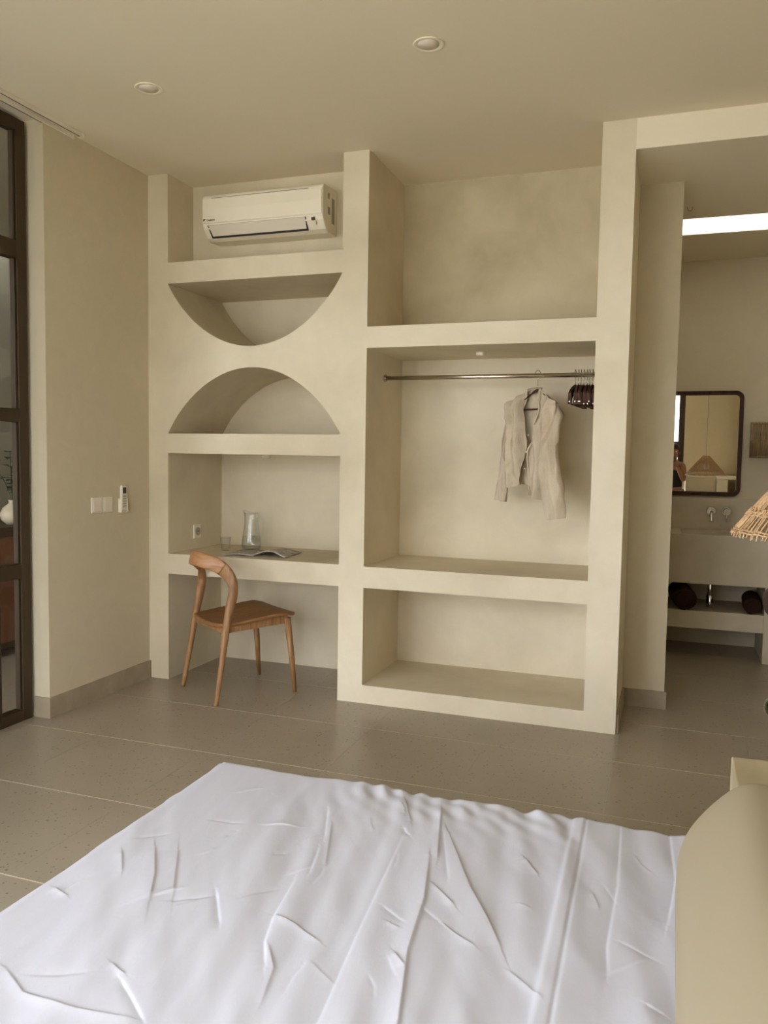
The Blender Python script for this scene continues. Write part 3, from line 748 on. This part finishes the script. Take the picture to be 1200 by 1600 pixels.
# ------------------------------------------------------------------ hall things seen through the glass
cbn = empty('hall_cabinet', (-1.42, .34, 0), label='low terracotta cabinet beyond the glazing', cat='cabinet')
bxo('body', 'cabinet_dark', cbn, -.25, .25, -.45, .55, .05, .84, .004)
bxo('top', 'cabinet_dark', cbn, -.27, .27, -.47, .57, .84, .865, .004)
for k, (a, b) in enumerate(((-.44, .04), (.06, .54))):
    d_ = bxo('door', 'terracotta', cbn, .25, .268, a, b, .10, .80, .003)
    MB().tube([(.268, (a+b)/2, .45), (.285, (a+b)/2, .45)], .010, 10, ref=(0, 0, 1)).build('knob', 'bronze', d_)
for sx in (-.2, .2):
    for sy in (-.4, .5): bxo('foot', 'cabinet_dark', cbn, sx-.02, sx+.02, sy-.02, sy+.02, 0, .05)
hv = empty('round_vase', (-1.30, .255, .865), label='round cream vase on the terracotta cabinet beyond the glazing', cat='vase')
MB().lathe([(.0, 0), (.035, 0), (.068, .03), (.078, .07), (.06, .115), (.024, .142), (.020, .158), (.026, .168), (.021, .166), (.016, .150), (.0, .145)], n=32, cap=False).build('vessel', 'vase_white', hv)
pl = empty('leafy_branch', (-1.30, .255, .865+.146), label='dark green leafy branches in the cream vase', cat='plant')
random.seed(5)
for k in range(7):
    a = random.uniform(0, 6.28); sp = random.uniform(.08, .2); hh = random.uniform(.2, .36)
    st = catmull([(0, 0, 0), (sp*.3*math.cos(a), sp*.3*math.sin(a), hh*.5), (sp*math.cos(a), sp*math.sin(a), hh)], 5)
    MB().tube(st, .0025, 5).build('stem', 'leaf_green', pl)
    for q in range(3, len(st), 1):
        p = st[q]; aa = random.uniform(0, 6.28); d1 = Vector((math.cos(aa), math.sin(aa), random.uniform(-.2, .5))).normalized(); d2 = d1.cross(Vector((0, 0, 1))).normalized()
        L = random.uniform(.07, .12)
        MB().add([p, p+d1*L*.45+d2*.030+Vector((0, 0, .006)), p+d1*L-Vector((0, 0, .012)), p+d1*L*.45-d2*.030+Vector((0, 0, .006)), p+d1*L*.45], [(0, 1, 4), (1, 2, 4), (2, 3, 4), (3, 0, 4)], True).build('leaf', 'leaf_green', pl, recalc=False)

# ------------------------------------------------------------------ bed, duvet, cushion, headboard ledge
BX0, BX1, BYF, BYN, BZ = 1.592, 3.13, -1.825, -3.75, .36
bd = empty('bed', ((BX0+BX1)/2, (BYF+BYN)/2, 0), label='low platform bed under the white duvet', cat='bed')
hx, hy = (BX1-BX0)/2, (BYF-BYN)/2
bxo('platform', 'plaster', bd, -hx+.10, hx, -hy+.08, hy-.10, 0, .16, .005)
bxo('mattress', 'sheet_white', bd, -hx+.05, hx-.005, -hy+.05, hy-.05, .16, .318, .03)

CR = [  # (polyline, ridge height, half width)
 ([(2.436, -2.23), (2.481, -2.426), (2.507, -2.63), (2.555, -2.833), (2.59, -3.1)], .0110, .013),
 ([(2.385, -1.934), (2.46, -2.245)], .0075, .010), ([(2.271, -1.923), (2.329, -2.05)], .006, .010),
 ([(2.331, -2.108), (2.381, -2.574), (2.415, -2.863), (2.44, -3.2)], -.0030, .006),
 ([(2.081, -2.059), (2.146, -2.232)], -.004, .006), ([(2.13, -2.145), (2.203, -2.356)], .0045, .006),
 ([(2.15, -2.276), (2.184, -2.413)], -.004, .006), ([(2.161, -2.444), (2.184, -2.597), (2.209, -2.69), (2.252, -2.768)], -.0055, .009),
 ([(2.229, -2.706), (2.271, -2.765), (2.298, -2.871)], .005, .007), ([(2.186, -2.599), (2.248, -2.615), (2.322, -2.654)], .005, .007),
 ([(2.013, -2.558), (2.094, -2.675)], -.004, .006), ([(2.879, -1.82), (2.892, -2.192), (2.887, -2.461), (2.897, -2.558)], -.005, .009),
 ([(2.443, -2.076), (2.568, -2.339), (2.631, -2.443), (2.681, -2.54)], .009, .022), ([(3.007, -1.816), (3.023, -2.118), (3.006, -2.328)], -.007, .018),
 ([(2.431, -2.084), (2.508, -2.319)], -.004, .006), ([(2.01, -2.903), (2.064, -2.941), (2.13, -2.991)], -.004, .006),
 ([(1.781, -2.96), (1.869, -3.004), (1.969, -3.005), (2.095, -2.988)], .004, .008), ([(1.76, -2.436), (1.843, -2.553), (1.904, -2.661)], .006, .022),
 ([(1.827, -2.432), (1.937, -2.617)], .005, .022), ([(2.476, -2.347), (2.552, -2.427)], .006, .008), ([(2.664, -2.148), (2.706, -2.21)], .005, .007),
 ([(2.538, -2.498), (2.631, -2.559)], .004, .007), ([(2.48, -2.64), (2.517, -2.682)], .005, .007), ([(1.967, -2.871), (2.012, -2.89)], .004, .006),
 ([(1.657, -2.681), (1.713, -2.704)], .004, .006), ([(1.694, -2.484), (1.765, -2.576)], .004, .008)]
rr_ = random.Random(21)
for k in range(46):
    x_, y_ = rr_.uniform(1.7, 3.0), rr_.uniform(-3.0, -1.95); a_ = rr_.gauss(-.55 if x_ > 2.2 else .6, .45); l_ = rr_.uniform(.03, .11)
    dx_0, dy_0 = math.sin(-a_)*l_, -math.cos(a_)*l_
    CR.append(([(x_, y_), (x_+dx_0*.5+rr_.uniform(-.006, .006), y_+dy_0*.5), (x_+dx_0, y_+dy_0)], rr_.choice((-1, 1))*rr_.uniform(.0015, .0035), rr_.uniform(.004, .008)))
nxg, nyg = 690, 640
# parametrise: s from -drop (hanging at the foot) to BX1+.1 ; t from -drop (far side) to near side
DROP = .33; RC = .045
su_ = np.concatenate([np.linspace(-DROP, -.06, 18), np.linspace(-.05, 1.545, nxg-18)])
tv_ = np.concatenate([np.linspace(-DROP, -.06, 18), np.linspace(-.05, 1.25, nyg-58), np.linspace(1.265, 1.92, 40)])
Sg, Tg = np.meshgrid(su_, tv_)
# rounded edge: s<0 runs round a quarter circle of radius RC then straight down
def edge(q):
    arcl = RC*math.pi/2; th = np.clip((RC-q)/RC, 0, math.pi/2)     # q in (-inf, RC): angle
    flat = np.where(q >= RC, q, RC-RC*np.sin(th)); down = np.where(q >= RC, 0, RC*(1-np.cos(th)))
    over = np.maximum(0, (RC-arcl)-q); return flat, down+over
fx, dx_ = edge(Sg); fy, dy_ = edge(Tg)
Xd = BX0+fx; Yd = BYF-fy; Zd = BZ-np.maximum(dx_, dy_)
# slow billows
rng = np.random.RandomState(4)
def fbm(X_, Y_, fx_, fy_, seed, sd=.35):
    r = np.random.RandomState(seed); out = np.zeros_like(X_)
    for k in range(14):
        a = r.uniform(.6, 1.8); ph = r.uniform(0, 6.28, 2); an = r.normal(0, sd)
        out += np.sin((X_*math.cos(an)+Y_*math.sin(an))*fx_*a+ph[0]+.8*np.sin(Y_*fy_*r.uniform(.5, 1.5)+ph[1]))/14**.5
    return out
top = np.exp(-(np.maximum(dx_, dy_)/.03)**2)
relief = .0028*fbm(Xd+.1*Yd, Yd, 11, 3, 1)+.0010*fbm(Xd+.35*Yd, Yd, 38, 3, 2)+.0003*fbm(Xd+.25*Yd, Yd, 90, 9, 3)
relief += .0021*fbm(Xd+.16*Yd, Yd, 44, 2.2, 12, .10)*np.clip((Xd-1.75)/.4, 0, 1)
# gathers along the far edge
gath = np.exp(-((Tg-.02)/.16)**2)*np.clip((Xd-2.0)/.25, 0, 1)*np.clip((2.80-Xd)/.06, 0, 1)
relief += gath*(.0055*fbm(Xd+.35*Yd, Yd, 62, 4, 5)+.004*fbm(Xd, Yd, 30, 3, 9))
relief *= 1-.75*np.clip((2.0-Xd)/.35, 0, 1)*np.exp(-((Tg)/.25)**2)
# raised band right of the seam at x=2.76
seam = 2.754+.054*(-(Yd)-1.847)*.45
relief += .007/(1+np.exp(-(Xd-seam)/.003))*np.clip(1-(Xd-seam)/.12, .0, 1)
relief -= .003*np.exp(-((Xd-(seam+.034))/.005)**2)
for pts, hgt, wd in CR:
    best = np.full(Xd.shape, 1e9); sgn = np.zeros_like(Xd); tt = np.zeros_like(Xd); L = len(pts)-1
    for k in range(L):
        a = np.array(pts[k]); b = np.array(pts[k+1]); d = b-a; q = np.clip(((Xd-a[0])*d[0]+(Yd-a[1])*d[1])/(d@d), 0, 1)
        ex = Xd-a[0]-q*d[0]; ey = Yd-a[1]-q*d[1]; dist = np.hypot(ex, ey); sg = np.sign(d[0]*ey-d[1]*ex)
        mk = dist < best; best = np.where(mk, dist, best); sgn = np.where(mk, sg, sgn); tt = np.where(mk, (k+q)/L, tt)
    w = np.where(sgn > 0, .0030, wd*2.0)
    endf = np.sqrt(np.clip(np.minimum(tt, 1-tt)*5, .12, 1))
    relief += .62*hgt*np.exp(-(best/w)**1.3)*endf
Zd = Zd+relief*(.25+.75*top)
Xd = Xd-np.where(dx_ > .02, relief*1.2+.010*np.sin(Yd*17+1.3*np.sin(Yd*6)), 0)*1.0-np.minimum(dx_, .2)*.12
Yd = Yd+np.where(dy_ > .02, relief*1.2+.010*np.sin(Xd*19+1.1*np.sin(Xd*7)), 0)*1.0+np.minimum(dy_, .2)*.12
Zd = np.maximum(Zd, .012)
dv_ = empty('duvet', (0, 0, 0), label='crumpled white duvet spread over the bed', cat='duvet')
c0 = np.array([(BX0+BX1)/2, (BYF+BYN)/2, 0])
dv_.location = c0
me = bpy.data.meshes.new('cover')
P_ = np.stack([Xd, Yd, Zd], -1).reshape(-1, 3)-c0
idx = np.arange(nxg*nyg).reshape(nyg, nxg)
Q = np.stack([idx[:-1, :-1], idx[1:, :-1], idx[1:, 1:], idx[:-1, 1:]], -1).reshape(-1, 4)
me.vertices.add(len(P_)); me.vertices.foreach_set('co', P_.ravel().astype(np.float32))
me.loops.add(Q.size); me.loops.foreach_set('vertex_index', Q.ravel().astype(np.int32))
me.polygons.add(len(Q)); me.polygons.foreach_set('loop_start', np.arange(0, Q.size, 4, dtype=np.int32))
me.update(calc_edges=True); me.validate()
me.polygons.foreach_set('use_smooth', np.ones(len(me.polygons), dtype=bool)); me.materials.append(MATS['sheet_white']); me.update()
link(bpy.data.objects.new('cover', me), dv_)
# stitched seam tape running across the duvet
sx_ = [(2.331, -2.108), (2.381, -2.574), (2.415, -2.863), (2.45, -3.3)]

# headboard ledge
LZ = .65
lx0, ly1 = 3.143, -2.02
he = empty('headboard_ledge', (lx0, ly1, 0), label='low plaster ledge behind the bed head', cat='headboard')
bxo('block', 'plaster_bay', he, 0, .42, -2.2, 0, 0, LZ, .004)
# rounded upholstered cushion leaning on it
cu = empty('headboard_cushion', (3.05, -3.4, BZ), label='rounded beige upholstered headboard cushion at the bed head', cat='cushion')
def cush():
    # cross-section in x-z (relative to the empty), extruded along y with a softly rounded far end
    prof = [(-.012, -.02), (-.028, .03), (-.032, .11), (-.026, .175), (-.006, .225), (.026, .272), (.06, .312), (.09, .336), (.12, .343), (.16, .337), (.22, .324), (.30, .311), (.36, .299)]
    cx, cz = .14, .06; YE = 1.125; RE = .055; rings = []
    for y, sc_ in [(-.62, .05), (-.62, .5), (-.615, .86), (-.59, .97), (-.56, 1), (-.2, 1.004), (.3, 1.008), (.8, 1.004), (YE-RE, 1)]+[(YE-RE+RE*math.sin(a), 1-.16*(1-math.cos(a))) for a in (.35, .7, 1.05, 1.35, math.pi/2)]+[(YE, .5), (YE, .05)]:
        rings.append([(cx+(x-cx)*sc_, y, cz+(z-cz)*sc_+.004*math.sin(y*9+x*20)*(sc_ > .9)) for x, z in prof])
    return MB().rings(rings, cap=False, closed=False)
cm = cush(); co = cm.build('pad', 'beige_fabric', cu)
sm_ = co.modifiers.new('Subdivision', 'SUBSURF'); sm_.levels = 1; sm_.render_levels = 2
so2 = co.modifiers.new('Solidify', 'SOLIDIFY'); so2.thickness = .01; so2.offset = -1

# ------------------------------------------------------------------ wicker pendant
pe = empty('wicker_pendant', (3.362, -1.985, 1.205), label='conical wicker pendant lamp hanging beside the bed', cat='pendant lamp')
random.seed(11)
m = MB(); R0, R1, HP = .238, .042, .232
def pr_(z): t = z/HP; return R0+(R1-R0)*t+.006*math.sin(t*math.pi)
NR = 120
for k in range(NR):
    a = 2*math.pi*(k+random.uniform(-.3, .3))/NR; da = random.uniform(-.05, .05); pts = []
    ext = random.uniform(.004, .013)
    for q in range(7):
        z = HP*q/6; aa = a+da*q/6
        pts.append((pr_(z)*math.cos(aa), pr_(z)*math.sin(aa), z))
    pts = [((R0+.003)*math.cos(a-da*.2), (R0+.003)*math.sin(a-da*.2), -ext)]+pts
    m.tube(pts, random.uniform(.0015, .0022), 5)
for k in range(90):      # denser fill above the woven band
    a = 2*math.pi*(k+random.uniform(-.3, .3))/90
    m.tube([(pr_(z)*math.cos(a), pr_(z)*math.sin(a), z) for z in (.055, .11, .17, HP)], .0018, 5)
tag(m.build('reeds', 'rattan', pe), kind='stuff')
m = MB()
for zz, w in ((.002, .0022), (.008, .002), (.043, .0024), (.050, .002), (.057, .0024), (.228, .004)):
    r = pr_(zz)+.0015
    m.tube([(r*math.cos(2*math.pi*k/90), r*math.sin(2*math.pi*k/90), zz+.0015*math.sin(k*1.9)) for k in range(91)], w, 6, cap=False)
m.build('woven_hoops', 'rattan', pe)
m = MB()
for k in range(110):
    a = 2*math.pi*k/110; d_ = .05 if k % 2 else -.05
    m.tube([((pr_(z)+.003)*math.cos(a+d_*q), (pr_(z)+.003)*math.sin(a+d_*q), z) for z, q in ((.040, -.5), (.050, 0), (.060, .5))], .0016, 5)
tag(m.build('cross_weave', 'rattan', pe), kind='stuff')
MB().lathe([(.0, HP-.002), (R1, HP-.002), (R1, HP+.008), (0, HP+.008)], n=24, cap=False).build('cap', 'rattan', pe)
MB().tube([(0, 0, HP+.006), (0, 0, H-1.195)], .003, 8).build('cord', 'sticker', pe)
MB().lathe([(0, H-1.195), (.045, H-1.195), (.045, H-1.195-.02), (0, H-1.195-.02)], n=24, cap=False).build('ceiling_rose', 'white_plastic', pe)
MB().lathe([(0, .19), (.016, .19), (.02, .15), (.032, .11), (.03, .085), (.015, .07), (0, .068)], n=20, cap=False).build('bulb', 'lamp_lens', pe)

# ------------------------------------------------------------------ side stool with bulb vase
sd = empty('side_stool', (3.496, -1.16, 0), label='small round wooden side stool at the right edge', cat='stool')
MB().lathe([(0, .48), (.165, .48), (.175, .49), (.175, .505), (0, .505)], n=40, cap=False).build('top', 'teak', sd)
for k in range(3):
    a = 2*math.pi*k/3+.5; MB().tube([(.14*math.cos(a), .14*math.sin(a), 0), (.10*math.cos(a), .10*math.sin(a), .483)], [.013, .017], 12).build('leg', 'teak', sd)
gv = empty('bulb_vase', (3.342, -1.16, .505), label='small round glass vase with green water cut by the right edge', cat='vase')
MB().lathe([(.0, 0), (.020, 0), (.036, .016), (.043, .040), (.036, .066), (.020, .086), (.015, .11), (.019, .125), (.0165, .124), (.0125, .11), (.0175, .084), (.033, .064), (.040, .040), (.033, .018), (.0, .004)], n=32, cap=False).build('vessel', 'thin_glass', gv)
MB().lathe([(.0, .0045), (.0325, .0185), (.0395, .040), (.0355, .058), (0, .058)], n=32, cap=False).build('green_water', 'green_water', gv)
df = empty('dried_flower_head', (3.342, -1.16, .515), label='dark brown dried flower head standing in the bulb vase', cat='dried flower')
MB().tube(catmull([(0, 0, 0), (0.002, 0, .15), (.004, 0, .25), (.006, 0, .34)], 5), .0028, 8).build('stem', 'flower_brown', df)
MB().lathe([(.0, 0), (.03, .006), (.055, .028), (.066, .06), (.062, .095), (.042, .12), (.02, .13), (0, .131)], (.006, 0, .325), 28, cap=False).build('head', 'flower_brown', df)

# ------------------------------------------------------------------ things behind the camera that the mirror shows
pg = empty('plaster_plinth', (3.39, -4.87, 0), label='waist-high grey plaster block reflected under the pendant in the mirror', cat='plinth')
bxo('block', 'bath_concrete', pg, -.225, .225, -.22, .2, 0, 1.14, .006)
pw = empty('white_pedestal', (3.76, -4.72, 0), label='white pedestal by the bright wall reflected in the mirror', cat='pedestal')
bxo('shaft', 'white_plastic', pw, -.14, .02, -.10, .12, 0, 1.10, .01)
bxo('top', 'white_plastic', pw, -.14, .15, -.30, .14, 1.10, 1.15, .006)

# photographer, seen only as a sliver in the mirror
pp = empty('person', (2.985, -4.52, 0), label='person in a black sleeveless top raising a phone, reflected in the mirror', cat='person')
J = {'pelvis': ((0, 0, .90), .125), 'waist': ((0, .0, 1.04), .105), 'chest': ((0, -.01, 1.20), .115), 'upchest': ((0, -.015, 1.305), .085), 'neck': ((0, .0, 1.39), .046), 'neck2': ((0, .012, 1.425), .046),
     'head': ((0, .02, 1.50), .076), 'crown': ((0, .01, 1.575), .070)}
for sx, s in ((-1, 'l'), (1, 'r')):
    J['sh'+s] = ((sx*.145, -.01, 1.315), .050); J['el'+s] = ((sx*.150, .13, 1.075), .038); J['fo'+s] = ((sx*.105, .235, 1.165), .034); J['wr'+s] = ((sx*.060, .305, 1.262), .025); J['pa'+s] = ((sx*.050, .318, 1.315), .028)
    J['hip'+s] = ((sx*.085, 0, .86), .090); J['kn'+s] = ((sx*.09, .015, .48), .055); J['an'+s] = ((sx*.09, -.02, .085), .038); J['to'+s] = ((sx*.10, .13, .035), .032)
Ed = [('pelvis', 'waist'), ('waist', 'chest'), ('chest', 'upchest'), ('upchest', 'neck'), ('neck', 'neck2'), ('neck2', 'head'), ('head', 'crown')]
for s in 'lr': Ed += [('upchest', 'sh'+s), ('sh'+s, 'el'+s), ('el'+s, 'fo'+s), ('fo'+s, 'wr'+s), ('wr'+s, 'pa'+s), ('pelvis', 'hip'+s), ('hip'+s, 'kn'+s), ('kn'+s, 'an'+s), ('an'+s, 'to'+s)]
for sx, s in ((-1, 'l'), (1, 'r')):
    for k, (dx, dz, L) in enumerate(((-.004, .046, .066), (-.010, .026, .072), (-.012, .006, .068), (-.010, -.014, .054))):
        b = Vector(J['pa'+s][0])+Vector((0, .004, dz-.012)); tip1 = b+Vector((-sx*.012, .030, .004)); tip2 = tip1+Vector((-sx*(L-.03), .012, .002))
        J['f%s%da' % (s, k)] = (tuple(b), .010); J['f%s%db' % (s, k)] = (tuple(tip1), .0088); J['f%s%dc' % (s, k)] = (tuple(tip2), .008)
        Ed += [('pa'+s, 'f%s%da' % (s, k)), ('f%s%da' % (s, k), 'f%s%db' % (s, k)), ('f%s%db' % (s, k), 'f%s%dc' % (s, k))]
    t1 = Vector(J['pa'+s][0])+Vector((-sx*.018, -.014, -.006)); t2 = t1+Vector((-sx*.026, -.004, .020))
    J['t%sa' % s] = (tuple(t1), .011); J['t%sb' % s] = (tuple(t2), .009); Ed += [('pa'+s, 't%sa' % s), ('t%sa' % s, 't%sb' % s)]
def skinned(name, keys, edges, m, parent, grow=0., sub=2, root=None, flat=1.0):
    ks = list(keys); me = bpy.data.meshes.new(name)
    me.from_pydata([J[k][0] for k in ks], [(ks.index(a), ks.index(b)) for a, b in edges], [])
    o = bpy.data.objects.new(name, me); link(o, parent)
    sk_ = o.modifiers.new('Skin', 'SKIN'); sk_.use_smooth_shade = True
    if not me.skin_vertices: bpy.context.view_layer.update()
    lay = me.skin_vertices[0].data
    for k, d in zip(ks, lay):
        r = J[k][1]+grow; fl = .72 if k in ('waist', 'chest', 'upchest', 'pelvis') else 1
        d.radius = (r*1.15 if fl < 1 else r, r*fl); d.use_root = (k == (root or ks[0]))
    sb = o.modifiers.new('Subdivision', 'SUBSURF'); sb.levels = sub; sb.render_levels = sub
    me.materials.append(MATS[m]); return o
body = skinned('body', J.keys(), Ed, 'skin', pp, root='pelvis')
skinned('sleeveless_top', ['pelvis', 'waist', 'chest', 'upchest'], [('pelvis', 'waist'), ('waist', 'chest'), ('chest', 'upchest')], 'black_cloth', pp, .014)
tl = ['pelvis']+[a+s for s in 'lr' for a in ('hip', 'kn', 'an')]
skinned('trousers', tl, [('pelvis', 'hipl'), ('hipl', 'knl'), ('knl', 'anl'), ('pelvis', 'hipr'), ('hipr', 'knr'), ('knr', 'anr')], 'trouser_cloth', pp, .016)
def ell(c, r, fn=None, n=24):
    rings = []
    for i in range(1, n):
        ph = math.pi*i/n; ring = []
        for j in range(n*2):
            a = math.pi*j/n; x, y, z = r[0]*math.sin(ph)*math.cos(a), r[1]*math.sin(ph)*math.sin(a), r[2]*math.cos(ph)
            if fn: x, y, z = fn(x, y, z)
            ring.append((c[0]+x, c[1]+y, c[2]+z))
        rings.append(ring)
    return MB().rings(rings)
ell((0, .018, 1.522), (.089, .104, .120), lambda x, y, z: (x, y if y < .02 else .02+(y-.02)*(.45 if z < .05 else .25+.0*z), z-(.03 if y > .03 and z > 0 else 0)) if y > .0 and z < .06 else (x, y, z)).build('hair', 'hair', pp).location = (0, -.022, .008)
ell((0, -.105, 1.53), (.045, .05, .045)).build('hair_bun', 'hair', pp)
for sx in (-1, 1):
    ell((sx*.030, .088, 1.515), (.012, .007, .007), n=8).build('eye', 'eye_white', pp)
    ell((sx*.078, .010, 1.505), (.010, .018, .030), n=8).build('ear', 'skin', pp)
ell((0, .098, 1.49), (.013, .018, .024), n=8).build('nose', 'skin', pp)
ell((0, .092, 1.455), (.022, .008, .007), n=8).build('mouth', 'terracotta', pp)
ph = empty('phone', (2.981, -4.180, 1.295), label='dark phone held up by the person in the mirror', cat='phone')
bxo('case', 'dark_plastic', ph, -.037, .037, -.005, .004, 0, .150, .003)
MB().box(-.030, -.008, .004, .006, .105, .142).build('camera_island', 'black_gap', ph, .001)
